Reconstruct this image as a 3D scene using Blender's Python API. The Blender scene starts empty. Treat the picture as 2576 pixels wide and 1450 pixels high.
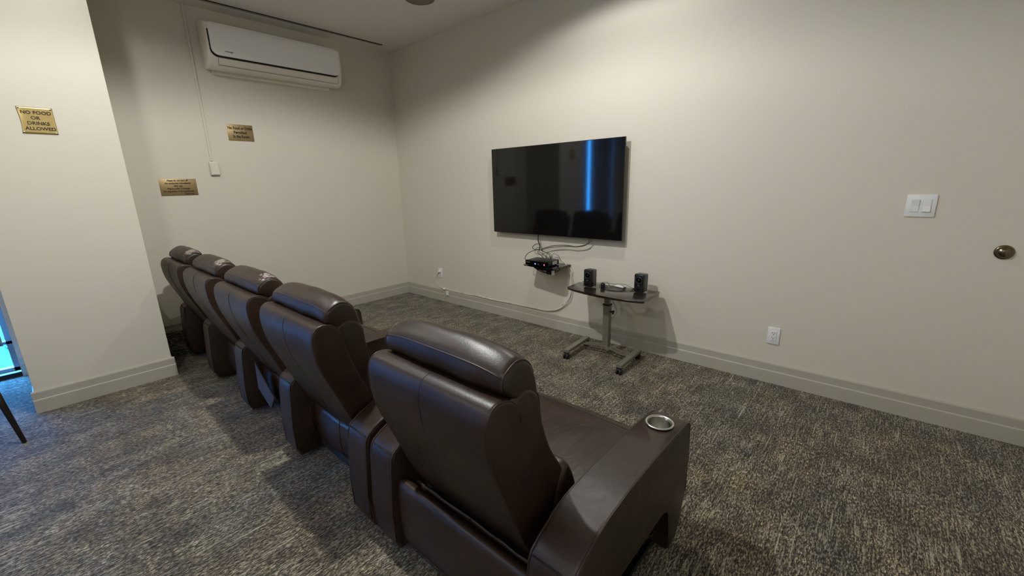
import bpy, bmesh, math, random
from mathutils import Vector, Matrix, noise
random.seed(7)
PI = math.pi
sc = bpy.context.scene
COL = sc.collection

# ------------------------------------------------------------------ camera
cam_d = bpy.data.cameras.new('camera')
cam = bpy.data.objects.new('camera', cam_d)
COL.objects.link(cam)
sc.camera = cam
cam_d.sensor_width = 36.0
cam_d.lens = 1051.59 / 2576.0 * 36.0
cam_d.clip_start = 0.02
right, up, fwd = Vector((0.750363, 0.660586, -0.024124)), Vector((-0.142591, 0.197389, 0.969900)), Vector((-0.645463, 0.724337, -0.242307))
mw = Matrix((right, up, -fwd)).transposed().to_4x4()
mw.translation = Vector((4.7326, -3.2006, 1.4))
cam.matrix_world = mw

# ------------------------------------------------------------------ world, lights, exposure
sc.view_settings.view_transform = 'Standard'
sc.view_settings.look = 'None'
sc.view_settings.gamma = 1.0
sc.view_settings.use_curve_mapping = False
sc.view_settings.exposure = 0.0
world = bpy.data.worlds.new('sky')
sc.world = world
world.use_nodes = True
wn = world.node_tree
wn.nodes['Background'].inputs['Color'].default_value = (0.05, 0.36, 1.0, 1)
wn.nodes['Background'].inputs['Strength'].default_value = 78.0

CEIL = 2.948
LAMPS = [  # x, y, power, cone in degrees
    (3.20, -0.93, 48, 160),
    (1.35, -2.96, 25, 164),
    (2.80, -2.35, 190, 162),
    (1.60, -5.00, 42, 156),  # unseen, added to fill the floor from the rear
    (4.40, -4.60, 18, 156),  # unseen, added behind the camera for bounce light
]

def lamp(x, y, power, cone):
    d = bpy.data.lights.new('downlight_beam', 'SPOT')
    d.energy = power
    d.color = (0.985, 1.0, 0.97)
    d.spot_size = math.radians(cone)
    d.spot_blend = 0.22
    d.shadow_soft_size = 0.045
    o = bpy.data.objects.new('downlight_beam', d)
    COL.objects.link(o)
    o.location = (x, y, CEIL - 0.02)
for L in LAMPS:
    lamp(*L)

# ------------------------------------------------------------------ node helpers
def mat(name):
    m = bpy.data.materials.new(name)
    m.use_nodes = True
    nt = m.node_tree
    return m, nt, nt.nodes['Principled BSDF']

def srgb(r, g, b):
    f = lambda c: (c / 255.0 / 12.92) if c / 255.0 <= 0.04045 else ((c / 255.0 + 0.055) / 1.055) ** 2.4
    return (f(r), f(g), f(b), 1)

def nd(nt, typ, **kw):
    n = nt.nodes.new(typ)
    for k, v in kw.items():
        setattr(n, k, v)
    return n

def plain(name, col, rough=0.5, metal=0.0, grain=0.0, gscale=200.0, spec=0.5, coat=0.0, bump=0.0):
    m, nt, b = mat(name)
    b.inputs['Roughness'].default_value = rough
    b.inputs['Metallic'].default_value = metal
    b.inputs['Specular IOR Level'].default_value = spec
    b.inputs['Coat Weight'].default_value = coat
    tc = nd(nt, 'ShaderNodeTexCoord')
    no = nd(nt, 'ShaderNodeTexNoise')
    no.inputs['Scale'].default_value = gscale
    no.inputs['Detail'].default_value = 3
    nt.links.new(tc.outputs['Object'], no.inputs['Vector'])
    mx = nd(nt, 'ShaderNodeMix', data_type='RGBA')
    g = grain
    mx.inputs['A'].default_value = tuple(c * (1 - g) for c in col[:3]) + (1,)
    mx.inputs['B'].default_value = tuple(min(1, c * (1 + g)) for c in col[:3]) + (1,)
    nt.links.new(no.outputs['Fac'], mx.inputs['Factor'])
    nt.links.new(mx.outputs['Result'], b.inputs['Base Color'])
    if bump:
        bp = nd(nt, 'ShaderNodeBump')
        bp.inputs['Strength'].default_value = bump
        bp.inputs['Distance'].default_value = 0.002
        nt.links.new(no.outputs['Fac'], bp.inputs['Height'])
        nt.links.new(bp.outputs['Normal'], b.inputs['Normal'])
    return m

def emit(name, col, st):
    m, nt, b = mat(name)
    b.inputs['Base Color'].default_value = (0, 0, 0, 1)
    b.inputs['Emission Color'].default_value = col
    b.inputs['Emission Strength'].default_value = st
    return m

# painted drywall with roller texture
def paint(name, col):
    m, nt, b = mat(name)
    tc = nd(nt, 'ShaderNodeTexCoord')
    n1 = nd(nt, 'ShaderNodeTexNoise'); n1.inputs['Scale'].default_value = 260; n1.inputs['Detail'].default_value = 4
    n2 = nd(nt, 'ShaderNodeTexNoise'); n2.inputs['Scale'].default_value = 1.3; n2.inputs['Detail'].default_value = 4
    nt.links.new(tc.outputs['Object'], n1.inputs['Vector']); nt.links.new(tc.outputs['Object'], n2.inputs['Vector'])
    mx = nd(nt, 'ShaderNodeMix', data_type='RGBA')
    mx.inputs['A'].default_value = tuple(c * 0.965 for c in col[:3]) + (1,)
    mx.inputs['B'].default_value = tuple(c * 1.03 for c in col[:3]) + (1,)
    nt.links.new(n2.outputs['Fac'], mx.inputs['Factor'])
    nt.links.new(mx.outputs['Result'], b.inputs['Base Color'])
    bp = nd(nt, 'ShaderNodeBump'); bp.inputs['Strength'].default_value = 0.12; bp.inputs['Distance'].default_value = 0.001
    nt.links.new(n1.outputs['Fac'], bp.inputs['Height']); nt.links.new(bp.outputs['Normal'], b.inputs['Normal'])
    b.inputs['Roughness'].default_value = 0.62
    b.inputs['Specular IOR Level'].default_value = 0.3
    return m

def carpet_mat(name, lift=1.0):
    m, nt, b = mat(name)
    tc = nd(nt, 'ShaderNodeTexCoord')
    def noise_of(scale_vec, scale, detail, rough=0.5, typ='ShaderNodeTexNoise', off=(0, 0, 0)):
        mp = nd(nt, 'ShaderNodeMapping'); mp.inputs['Scale'].default_value = scale_vec; mp.inputs['Location'].default_value = off
        n = nd(nt, typ); n.inputs['Scale'].default_value = scale; n.inputs['Detail'].default_value = detail
        n.inputs['Roughness'].default_value = rough
        nt.links.new(tc.outputs['Object'], mp.inputs['Vector']); nt.links.new(mp.outputs['Vector'], n.inputs['Vector'])
        return n
    def ramp(src, stops):
        r = nd(nt, 'ShaderNodeValToRGB')
        el = r.color_ramp.elements
        el[0].position, el[0].color = stops[0][0], stops[0][1]
        el[1].position, el[1].color = stops[-1][0], stops[-1][1]
        for p, c in stops[1:-1]:
            e = el.new(p); e.color = c
        nt.links.new(src, r.inputs['Fac'])
        return r
    G = lambda v: (v, v, v, 1)
    na = noise_of((1, 0.30, 1), 165, 5, 0.8)                   # yarn tufts, two directions
    nb = noise_of((1, 0.30, 1), 200, 4, 0.8, off=(31, 17, 0))
    for l_ in nb.inputs['Vector'].links: l_.from_node.inputs['Rotation'].default_value = (0, 0, 0.95)
    fine = nd(nt, 'ShaderNodeMath', operation='ADD')
    fa = nd(nt, 'ShaderNodeMath', operation='MULTIPLY'); fa.inputs[1].default_value = 0.55
    fb = nd(nt, 'ShaderNodeMath', operation='MULTIPLY'); fb.inputs[1].default_value = 0.45
    nt.links.new(na.outputs['Fac'], fa.inputs[0]); nt.links.new(nb.outputs['Fac'], fb.inputs[0])
    nt.links.new(fa.outputs[0], fine.inputs[0]); nt.links.new(fb.outputs[0], fine.inputs[1])
    streak = noise_of((1, 0.07, 1), 120, 1, 0.5, off=(3, 1, 0))     # light yarns running towards the screen wall
    streak2 = noise_of((1, 0.035, 1), 85, 1, 0.5, off=(13, 4, 0))  # a few long bright yarns
    breakup = noise_of((1, 0.5, 1), 7, 4, 0.65, off=(7, 2, 0))
    blot = noise_of((1, 0.6, 1), 7.5, 5, 0.7, off=(1, 5, 0))
    hue = noise_of((1, 1, 1), 2.1, 3, 0.6, off=(9, 9, 0))
    base = ramp(fine.outputs[0], [(0.41, srgb(16, 14, 12)), (0.5, srgb(74, 68, 58)), (0.59, srgb(196, 185, 163))])
    rb = ramp(blot.outputs['Fac'], [(0.38, G(0.58)), (0.5, G(0.85)), (0.62, G(1.25))])
    m1 = nd(nt, 'ShaderNodeMix', data_type='RGBA', blend_type='MULTIPLY'); m1.inputs['Factor'].default_value = 1
    nt.links.new(base.outputs['Color'], m1.inputs['A']); nt.links.new(rb.outputs['Color'], m1.inputs['B'])
    rh = ramp(hue.outputs['Fac'], [(0.38, (0.97, 0.99, 1.02, 1)), (0.62, (1.10, 1.0, 0.88, 1))])
    m2 = nd(nt, 'ShaderNodeMix', data_type='RGBA', blend_type='MULTIPLY'); m2.inputs['Factor'].default_value = 1
    nt.links.new(m1.outputs['Result'], m2.inputs['A']); nt.links.new(rh.outputs['Color'], m2.inputs['B'])
    # woven colour blocks, a hand wide and two hands long
    mpb = nd(nt, 'ShaderNodeMapping'); mpb.inputs['Scale'].default_value = (6.5, 3.0, 1)
    nt.links.new(tc.outputs['Object'], mpb.inputs['Vector'])
    fl = nd(nt, 'ShaderNodeVectorMath', operation='FLOOR'); nt.links.new(mpb.outputs['Vector'], fl.inputs[0])
    wn_ = nd(nt, 'ShaderNodeTexWhiteNoise'); wn_.noise_dimensions = '3D'; nt.links.new(fl.outputs['Vector'], wn_.inputs['Vector'])
    rbk = ramp(wn_.outputs['Value'], [(0.0, (0.84, 0.86, 0.90, 1)), (1.0, (1.16, 1.13, 1.08, 1))])
    dk = noise_of((1, 0.09, 1), 95, 2, 0.5, off=(21, 8, 0))      # dark yarn runs
    rdk = ramp(dk.outputs['Fac'], [(0.34, G(0.45)), (0.46, G(1.0))])
    m2c = nd(nt, 'ShaderNodeMix', data_type='RGBA', blend_type='MULTIPLY'); m2c.inputs['Factor'].default_value = 1
    nt.links.new(m2.outputs['Result'], m2c.inputs['A']); nt.links.new(rdk.outputs['Color'], m2c.inputs['B'])
    m2b = nd(nt, 'ShaderNodeMix', data_type='RGBA', blend_type='MULTIPLY'); m2b.inputs['Factor'].default_value = 1
    nt.links.new(m2c.outputs['Result'], m2b.inputs['A']); nt.links.new(rbk.outputs['Color'], m2b.inputs['B'])
    rs = ramp(streak.outputs['Fac'], [(0.55, G(0)), (0.66, G(0.62))])
    rs2 = ramp(streak2.outputs['Fac'], [(0.655, G(0)), (0.71, G(0.95))])
    mxx = nd(nt, 'ShaderNodeMath', operation='MAXIMUM')
    nt.links.new(rs.outputs['Color'], mxx.inputs[0]); nt.links.new(rs2.outputs['Color'], mxx.inputs[1])
    rk = ramp(breakup.outputs['Fac'], [(0.40, G(0.12)), (0.58, G(1))])
    mm = nd(nt, 'ShaderNodeMath', operation='MULTIPLY')
    nt.links.new(mxx.outputs[0], mm.inputs[0]); nt.links.new(rk.outputs['Color'], mm.inputs[1])
    rf = ramp(fine.outputs[0], [(0.42, G(0.25)), (0.52, G(1))])
    mm2 = nd(nt, 'ShaderNodeMath', operation='MULTIPLY')
    nt.links.new(mm.outputs[0], mm2.inputs[0]); nt.links.new(rf.outputs['Color'], mm2.inputs[1])
    m3 = nd(nt, 'ShaderNodeMix', data_type='RGBA')
    m3.inputs['B'].default_value = srgb(182, 173, 152)
    nt.links.new(mm2.outputs[0], m3.inputs['Factor']); nt.links.new(m2b.outputs['Result'], m3.inputs['A'])
    m4 = nd(nt, 'ShaderNodeMix', data_type='RGBA', blend_type='MULTIPLY'); m4.inputs['Factor'].default_value = 1
    m4.inputs['B'].default_value = G(lift)
    nt.links.new(m3.outputs['Result'], m4.inputs['A'])
    nt.links.new(m4.outputs['Result'], b.inputs['Base Color'])
    b.inputs['Roughness'].default_value = 0.95
    b.inputs['Specular IOR Level'].default_value = 0.1
    b.inputs['Sheen Weight'].default_value = 0.15
    bp = nd(nt, 'ShaderNodeBump'); bp.inputs['Strength'].default_value = 0.8; bp.inputs['Distance'].default_value = 0.006
    nt.links.new(fine.outputs[0], bp.inputs['Height']); nt.links.new(bp.outputs['Normal'], b.inputs['Normal'])
    return m

def leather(name, worn=None, wrinkle=0.06, wscale=(1, 1, 1)):
    m, nt, b = mat(name)
    tc = nd(nt, 'ShaderNodeTexCoord')
    vo = nd(nt, 'ShaderNodeTexVoronoi'); vo.inputs['Scale'].default_value = 230
    n1 = nd(nt, 'ShaderNodeTexNoise'); n1.inputs['Scale'].default_value = 6; n1.inputs['Detail'].default_value = 5
    n2 = nd(nt, 'ShaderNodeTexNoise'); n2.inputs['Scale'].default_value = 14; n2.inputs['Detail'].default_value = 3; n2.inputs['Distortion'].default_value = 1.5
    mpw = nd(nt, 'ShaderNodeMapping'); mpw.inputs['Scale'].default_value = wscale
    nt.links.new(tc.outputs['Object'], mpw.inputs['Vector']); nt.links.new(mpw.outputs['Vector'], n2.inputs['Vector'])
    for n in (vo, n1):
        nt.links.new(tc.outputs['Object'], n.inputs['Vector'])
    r = nd(nt, 'ShaderNodeValToRGB')
    r.color_ramp.elements[0].position = 0.3; r.color_ramp.elements[0].color = LEA_A
    r.color_ramp.elements[1].position = 0.75; r.color_ramp.elements[1].color = LEA_B
    nt.links.new(n1.outputs['Fac'], r.inputs['Fac'])
    out = r.outputs['Color']
    if worn:  # peeled spot: centre in object space
        mp = nd(nt, 'ShaderNodeVectorMath', operation='DISTANCE'); mp.inputs[1].default_value = worn[:3]
        nt.links.new(tc.outputs['Object'], mp.inputs[0])
        nn = nd(nt, 'ShaderNodeTexNoise'); nn.inputs['Scale'].default_value = 55; nn.inputs['Detail'].default_value = 5
        nt.links.new(tc.outputs['Object'], nn.inputs['Vector'])
        ad = nd(nt, 'ShaderNodeMath', operation='MULTIPLY_ADD'); ad.inputs[1].default_value = 0.11; ad.inputs[2].default_value = -0.055
        nt.links.new(nn.outputs['Fac'], ad.inputs[0])
        s = nd(nt, 'ShaderNodeMath', operation='ADD')
        nt.links.new(mp.outputs['Value'], s.inputs[0]); nt.links.new(ad.outputs[0], s.inputs[1])
        rr = nd(nt, 'ShaderNodeValToRGB')
        rr.color_ramp.elements[0].position = worn[3]; rr.color_ramp.elements[0].color = (1, 1, 1, 1)
        rr.color_ramp.elements[1].position = worn[3] + 0.012; rr.color_ramp.elements[1].color = (0, 0, 0, 1)
        nt.links.new(s.outputs[0], rr.inputs['Fac'])
        mx = nd(nt, 'ShaderNodeMix', data_type='RGBA'); mx.inputs['B'].default_value = srgb(142, 128, 120)
        nt.links.new(rr.outputs['Color'], mx.inputs['Factor']); nt.links.new(out, mx.inputs['A'])
        out = mx.outputs['Result']
    nt.links.new(out, b.inputs['Base Color'])
    mr = nd(nt, 'ShaderNodeMapRange'); mr.inputs['To Min'].default_value = 0.33; mr.inputs['To Max'].default_value = 0.47
    nt.links.new(n2.outputs['Fac'], mr.inputs['Value']); nt.links.new(mr.outputs['Result'], b.inputs['Roughness'])
    b.inputs['Specular IOR Level'].default_value = 0.5
    b1 = nd(nt, 'ShaderNodeBump'); b1.inputs['Strength'].default_value = 0.11; b1.inputs['Distance'].default_value = 0.0012
    b2 = nd(nt, 'ShaderNodeBump'); b2.inputs['Strength'].default_value = wrinkle; b2.inputs['Distance'].default_value = 0.008
    nt.links.new(vo.outputs['Distance'], b1.inputs['Height']); nt.links.new(n2.outputs['Fac'], b2.inputs['Height'])
    nt.links.new(b2.outputs['Normal'], b1.inputs['Normal']); nt.links.new(b1.outputs['Normal'], b.inputs['Normal'])
    return m

LEA_A = srgb(33, 20, 13)
LEA_B = srgb(54, 36, 25)

def wood(name, c0, c1, rough=0.35, coat=0.0):
    m, nt, b = mat(name)
    tc = nd(nt, 'ShaderNodeTexCoord')
    mp = nd(nt, 'ShaderNodeMapping'); mp.inputs['Scale'].default_value = (2, 30, 30)
    no = nd(nt, 'ShaderNodeTexNoise'); no.inputs['Scale'].default_value = 3; no.inputs['Detail'].default_value = 6
    r = nd(nt, 'ShaderNodeValToRGB'); r.color_ramp.elements[0].color = c0; r.color_ramp.elements[1].color = c1
    nt.links.new(tc.outputs['Object'], mp.inputs['Vector']); nt.links.new(mp.outputs['Vector'], no.inputs['Vector'])
    nt.links.new(no.outputs['Fac'], r.inputs['Fac']); nt.links.new(r.outputs['Color'], b.inputs['Base Color'])
    b.inputs['Roughness'].default_value = rough; b.inputs['Coat Weight'].default_value = coat
    return m

def glass_mat(name):
    m = bpy.data.materials.new(name); m.use_nodes = True; nt = m.node_tree
    for n in list(nt.nodes):
        if n.type != 'OUTPUT_MATERIAL': nt.nodes.remove(n)
    t = nd(nt, 'ShaderNodeBsdfTransparent'); t.inputs['Color'].default_value = (0.9, 0.96, 1, 1)
    g = nd(nt, 'ShaderNodeBsdfGlossy'); g.inputs['Roughness'].default_value = 0.02
    mx = nd(nt, 'ShaderNodeMixShader'); mx.inputs['Fac'].default_value = 0.07
    nt.links.new(t.outputs[0], mx.inputs[1]); nt.links.new(g.outputs[0], mx.inputs[2])
    nt.links.new(mx.outputs[0], [n for n in nt.nodes if n.type == 'OUTPUT_MATERIAL'][0].inputs['Surface'])
    return m

def blind_mat(name):
    m, nt, b = mat(name)
    b.inputs['Base Color'].default_value = srgb(160, 158, 156); b.inputs['Roughness'].default_value = 0.9
    tr = nd(nt, 'ShaderNodeBsdfTranslucent'); tr.inputs['Color'].default_value = (0.5, 0.52, 0.56, 1)
    mx = nd(nt, 'ShaderNodeMixShader'); mx.inputs['Fac'].default_value = BLIND_T
    out = [n for n in nt.nodes if n.type == 'OUTPUT_MATERIAL'][0]
    nt.links.new(b.outputs[0], mx.inputs[1]); nt.links.new(tr.outputs[0], mx.inputs[2]); nt.links.new(mx.outputs[0], out.inputs['Surface'])
    return m
BLIND_T = 0.045

def brushed(name, col, rough=0.28):
    m, nt, b = mat(name)
    tc = nd(nt, 'ShaderNodeTexCoord')
    mp = nd(nt, 'ShaderNodeMapping'); mp.inputs['Scale'].default_value = (60, 60, 4)
    no = nd(nt, 'ShaderNodeTexNoise'); no.inputs['Scale'].default_value = 8; no.inputs['Detail'].default_value = 4
    mr = nd(nt, 'ShaderNodeMapRange'); mr.inputs['To Min'].default_value = rough * 0.7; mr.inputs['To Max'].default_value = rough * 1.4
    nt.links.new(tc.outputs['Object'], mp.inputs['Vector']); nt.links.new(mp.outputs['Vector'], no.inputs['Vector'])
    nt.links.new(no.outputs['Fac'], mr.inputs['Value']); nt.links.new(mr.outputs['Result'], b.inputs['Roughness'])
    b.inputs['Base Color'].default_value = col; b.inputs['Metallic'].default_value = 1
    return m

M = dict(
    wall=paint('wall_paint', srgb(212, 205, 191)),
    ceiling=paint('ceiling_paint', srgb(232, 229, 226)),
    trim=plain('trim_paint', srgb(178, 172, 160), 0.45, grain=0.02, gscale=20),
    carpet=carpet_mat('carpet'),
    carpet_shade_lift=carpet_mat('carpet_shade_lift', 1.1),  # floor carpet with its colour brightened to offset the shade on the plinth
    leather=leather('leather'),
    leather_seat=leather('leather_seat', None, 0.42, (0.85, 0.28, 1)),
    piping=plain('leather_piping', srgb(46, 30, 24), 0.4, grain=0.2, gscale=90),
    seam=plain('seam_thread', srgb(24, 16, 13), 0.7, grain=0.1),
    black_cloth=plain('black_lining', srgb(16, 15, 16), 0.9, grain=0.2),
    steel=brushed('brushed_steel', (0.62, 0.61, 0.58, 1), 0.22),
    black_metal=plain('black_metal', srgb(22, 22, 24), 0.4, 0.6),
    grey_metal=plain('grey_painted_metal', srgb(138, 134, 122), 0.30, 0.5, grain=0.04),
    black_plastic=plain('black_plastic', srgb(16, 16, 17), 0.38, grain=0.1),
    black_gloss=plain('gloss_black', srgb(8, 8, 9), 0.12),
    screen=plain('screen_glass', (0.004, 0.004, 0.0045, 1), 0.06, spec=0.5),
    bezel=plain('bezel_metal', srgb(60, 60, 62), 0.3, 0.8),
    speaker_grey=plain('speaker_side', srgb(92, 92, 96), 0.5, grain=0.05),
    ring=plain('speaker_ring', srgb(58, 58, 62), 0.35),
    cone=plain('speaker_cone', srgb(38, 38, 42), 0.35, grain=0.1),
    white_plastic=plain('white_plastic', srgb(226, 226, 228), 0.35, grain=0.01),
    cream_plastic=plain('cream_plastic', srgb(214, 208, 192), 0.4, grain=0.01),
    white_gloss=plain('white_gloss', srgb(244, 243, 244), 0.10, grain=0.005, coat=0.5),
    ac_white=plain('unit_white', srgb(232, 227, 216), 0.35, grain=0.01),
    dark_gap=plain('dark_gap', srgb(24, 22, 20), 0.8),
    rubber=plain('black_rubber', srgb(14, 14, 14), 0.6),
    table_wood=wood('dark_table_wood', srgb(26, 18, 16), srgb(48, 33, 29), 0.22, 0.4),
    chair_wood=wood('dark_chair_wood', srgb(16, 11, 10), srgb(34, 24, 22), 0.4),
    brass=plain('polished_brass', srgb(222, 196, 130), 0.22, 0.75, grain=0.08, gscale=9),
    brass_dull=plain('dull_brass', srgb(150, 128, 90), 0.42, 0.6, grain=0.12, gscale=12),
    bronze=plain('antique_bronze', srgb(112, 100, 82), 0.25, 0.95, grain=0.1, gscale=60),
    ink=plain('engraved_ink', srgb(48, 38, 28), 0.7),
    ink_grey=plain('printed_grey', srgb(120, 122, 124), 0.6),
    white_wire=plain('white_cable', srgb(214, 208, 192), 0.45),
    black_wire=plain('black_cable', srgb(20, 20, 20), 0.5),
    grey_wire=plain('grey_cable', srgb(84, 80, 74), 0.5),
    blind=blind_mat('blind_fabric'),
    glass=glass_mat('window_glass'),
    frame=plain('window_frame_paint', srgb(120, 120, 124), 0.4, 0.3),
    ground=plain('outside_ground', (0.03, 0.075, 0.075, 1), 0.9, grain=0.4, gscale=6),
    foliage=plain('pale_leaves', (0.06, 0.14, 0.12, 1), 0.7, grain=0.3),
    lens=emit('lamp_glow', (1.0, 0.95, 0.86, 1), 22.0),
    globe=emit('fill_globe_glow', (0.985, 1.0, 0.965, 1), 16.0),
    lens_off=plain('lamp_dark', srgb(132, 126, 106), 0.6, grain=0.15),
    led_blue=emit('blue_led', (0.1, 0.2, 1, 1), 3.0),
    led_red=emit('red_led', (1, 0.15, 0.2, 1), 4.0),
    orange=plain('raw_wood_block', srgb(84, 52, 30), 0.7, grain=0.3, gscale=30),
    lining=plain('grey_dust_cover', srgb(72, 74, 82), 0.85, grain=0.25, gscale=30),
)

# ------------------------------------------------------------------ mesh helpers
def link(name, bm, m, parent=None, smooth=False, label=None, loc=None):
    me = bpy.data.meshes.new(name)
    bmesh.ops.recalc_face_normals(bm, faces=bm.faces[:])
    bm.to_mesh(me); bm.free()
    if smooth:
        me.shade_smooth()
    o = bpy.data.objects.new(name, me)
    me.materials.append(M[m] if isinstance(m, str) else m)
    COL.objects.link(o)
    if parent: o.parent = parent
    if label: o['label'] = label
    if loc: o.location = loc
    return o

def smooth_by_angle(o, ang=35):
    me = o.data
    me.shade_smooth()
    bm = bmesh.new(); bm.from_mesh(me)
    a = math.radians(ang)
    for e in bm.edges:
        if len(e.link_faces) == 2 and e.calc_face_angle(0) > a:
            e.smooth = False
    bm.to_mesh(me); bm.free()
    return o

def root(name, loc, label, cat, group=None, rz=0):
    o = bpy.data.objects.new(name, None); COL.objects.link(o)
    o.location = loc; o.rotation_euler = (0, 0, rz); o.empty_display_size = 0.1
    o['label'] = label; o['category'] = cat
    if group: o['group'] = group
    return o

def tag(o, label, cat, group=None, kind=None):
    o['label'] = label; o['category'] = cat
    if group: o['group'] = group
    if kind: o['kind'] = kind
    return o

def structure(name, bm, m, parent=None, **k):
    o = link(name, bm, m, parent, **k)
    if not parent: o['kind'] = 'structure'
    return o

def box(bm, x0, x1, y0, y1, z0, z1, bevel=0.0, seg=2):
    r = bmesh.ops.create_cube(bm, size=1.0)
    vs = r['verts']
    for v in vs:
        v.co = Vector((x0 + (v.co.x + .5) * (x1 - x0), y0 + (v.co.y + .5) * (y1 - y0), z0 + (v.co.z + .5) * (z1 - z0)))
    if bevel > 0:
        es = list({e for v in vs for e in v.link_edges})
        bmesh.ops.bevel(bm, geom=es, offset=bevel, segments=seg, profile=0.5, affect='EDGES', clamp_overlap=True)
    return bm

def B(*a, **k):
    return box(bmesh.new(), *a, **k)

def prism(pts, axis, a0, a1, bevel=0.0, seg=3, bm=None):
    """extrude a closed 2-D outline along an axis (0=x: pts are y,z; 1=y: x,z; 2=z: x,y)"""
    bm = bm or bmesh.new()
    def P(p, a):
        if axis == 0: return (a, p[0], p[1])
        if axis == 1: return (p[0], a, p[1])
        return (p[0], p[1], a)
    A = [bm.verts.new(P(p, a0)) for p in pts]
    C = [bm.verts.new(P(p, a1)) for p in pts]
    n = len(pts)
    fa = bm.faces.new(A); fc = bm.faces.new(C)
    rim = list(fa.edges) + list(fc.edges)
    for i in range(n):
        bm.faces.new((A[i], A[(i + 1) % n], C[(i + 1) % n], C[i]))
    if bevel > 0:
        bmesh.ops.bevel(bm, geom=rim, offset=bevel, segments=seg, profile=0.5, affect='EDGES', clamp_overlap=True)
    return bm

def crom(pts, n=8, closed=True):
    out = []
    N = len(pts)
    rng = N if closed else N - 1
    for i in range(rng):
        if closed:
            p0, p1, p2, p3 = (Vector(pts[(i + k) % N]) for k in (-1, 0, 1, 2))
        else:
            p0, p1, p2, p3 = (Vector(pts[min(max(i + k, 0), N - 1)]) for k in (-1, 0, 1, 2))
        for j in range(n):
            t = j / n
            out.append(0.5 * ((2 * p1) + (p2 - p0) * t + (2 * p0 - 5 * p1 + 4 * p2 - p3) * t * t + (3 * p1 - p0 - 3 * p2 + p3) * t ** 3))
    if not closed: out.append(Vector(pts[-1]))
    return out

def tube(bm, pts, r, sides=8, closed=False, cap=True):
    pts = [Vector(p) for p in pts]
    n = len(pts)
    T = []
    for i in range(n):
        a = pts[(i - 1) % n] if (closed or i > 0) else pts[i]
        b = pts[(i + 1) % n] if (closed or i < n - 1) else pts[i]
        d = (b - a)
        T.append(d.normalized() if d.length > 1e-9 else Vector((0, 0, 1)))
    ref = Vector((0, 0, 1)) if abs(T[0].z) < 0.9 else Vector((1, 0, 0))
    nrm = (ref - T[0] * ref.dot(T[0])).normalized()
    rings = []
    for i in range(n):
        nrm = (nrm - T[i] * nrm.dot(T[i]))
        nrm = nrm.normalized() if nrm.length > 1e-6 else T[i].orthogonal().normalized()
        bn = T[i].cross(nrm)
        rr = r[i] if isinstance(r, (list, tuple)) else r
        rings.append([bm.verts.new(pts[i] + (nrm * math.cos(2 * PI * k / sides) + bn * math.sin(2 * PI * k / sides)) * rr) for k in range(sides)])
    for i in range(n if closed else n - 1):
        A, C = rings[i], rings[(i + 1) % n]
        for k in range(sides):
            bm.faces.new((A[k], A[(k + 1) % sides], C[(k + 1) % sides], C[k]))
    if cap and not closed:
        bm.faces.new(rings[0]); bm.faces.new(rings[-1])
    return bm

def lathe(bm, prof, center, axis=2, seg=32, caps=True):
    """prof: list of (radius, height) along axis"""
    c = Vector(center)
    rings = []
    for r, h in prof:
        ring = []
        for k in range(seg):
            a = 2 * PI * k / seg
            if axis == 2: v = Vector((r * math.cos(a), r * math.sin(a), h))
            elif axis == 1: v = Vector((r * math.cos(a), h, r * math.sin(a)))
            else: v = Vector((h, r * math.cos(a), r * math.sin(a)))
            ring.append(bm.verts.new(c + v))
        rings.append(ring)
    for A, C in zip(rings, rings[1:]):
        for k in range(seg):
            bm.faces.new((A[k], A[(k + 1) % seg], C[(k + 1) % seg], C[k]))
    for R_, (r, h) in ((rings[0], prof[0]), (rings[-1], prof[-1])):
        if caps and r > 1e-5: bm.faces.new(R_)
    bmesh.ops.remove_doubles(bm, verts=bm.verts[:], dist=1e-6)
    return bm

def cyl(bm, p0, p1, r, sides=16):
    return tube(bm, [p0, p1], r, sides)

def offset_profile(pts, d):
    n = len(pts)
    area = sum(pts[i][0] * pts[(i + 1) % n][1] - pts[(i + 1) % n][0] * pts[i][1] for i in range(n))
    s = 1 if area > 0 else -1
    out = []
    for i in range(n):
        a, b = Vector(pts[i - 1]), Vector(pts[(i + 1) % n])
        t = (b - a)
        t = t.normalized() if t.length > 1e-9 else Vector((1, 0))
        nn = Vector((-t.y, t.x)) * s      # inward
        out.append(Vector(pts[i]) + nn * d)
    return out

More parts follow.
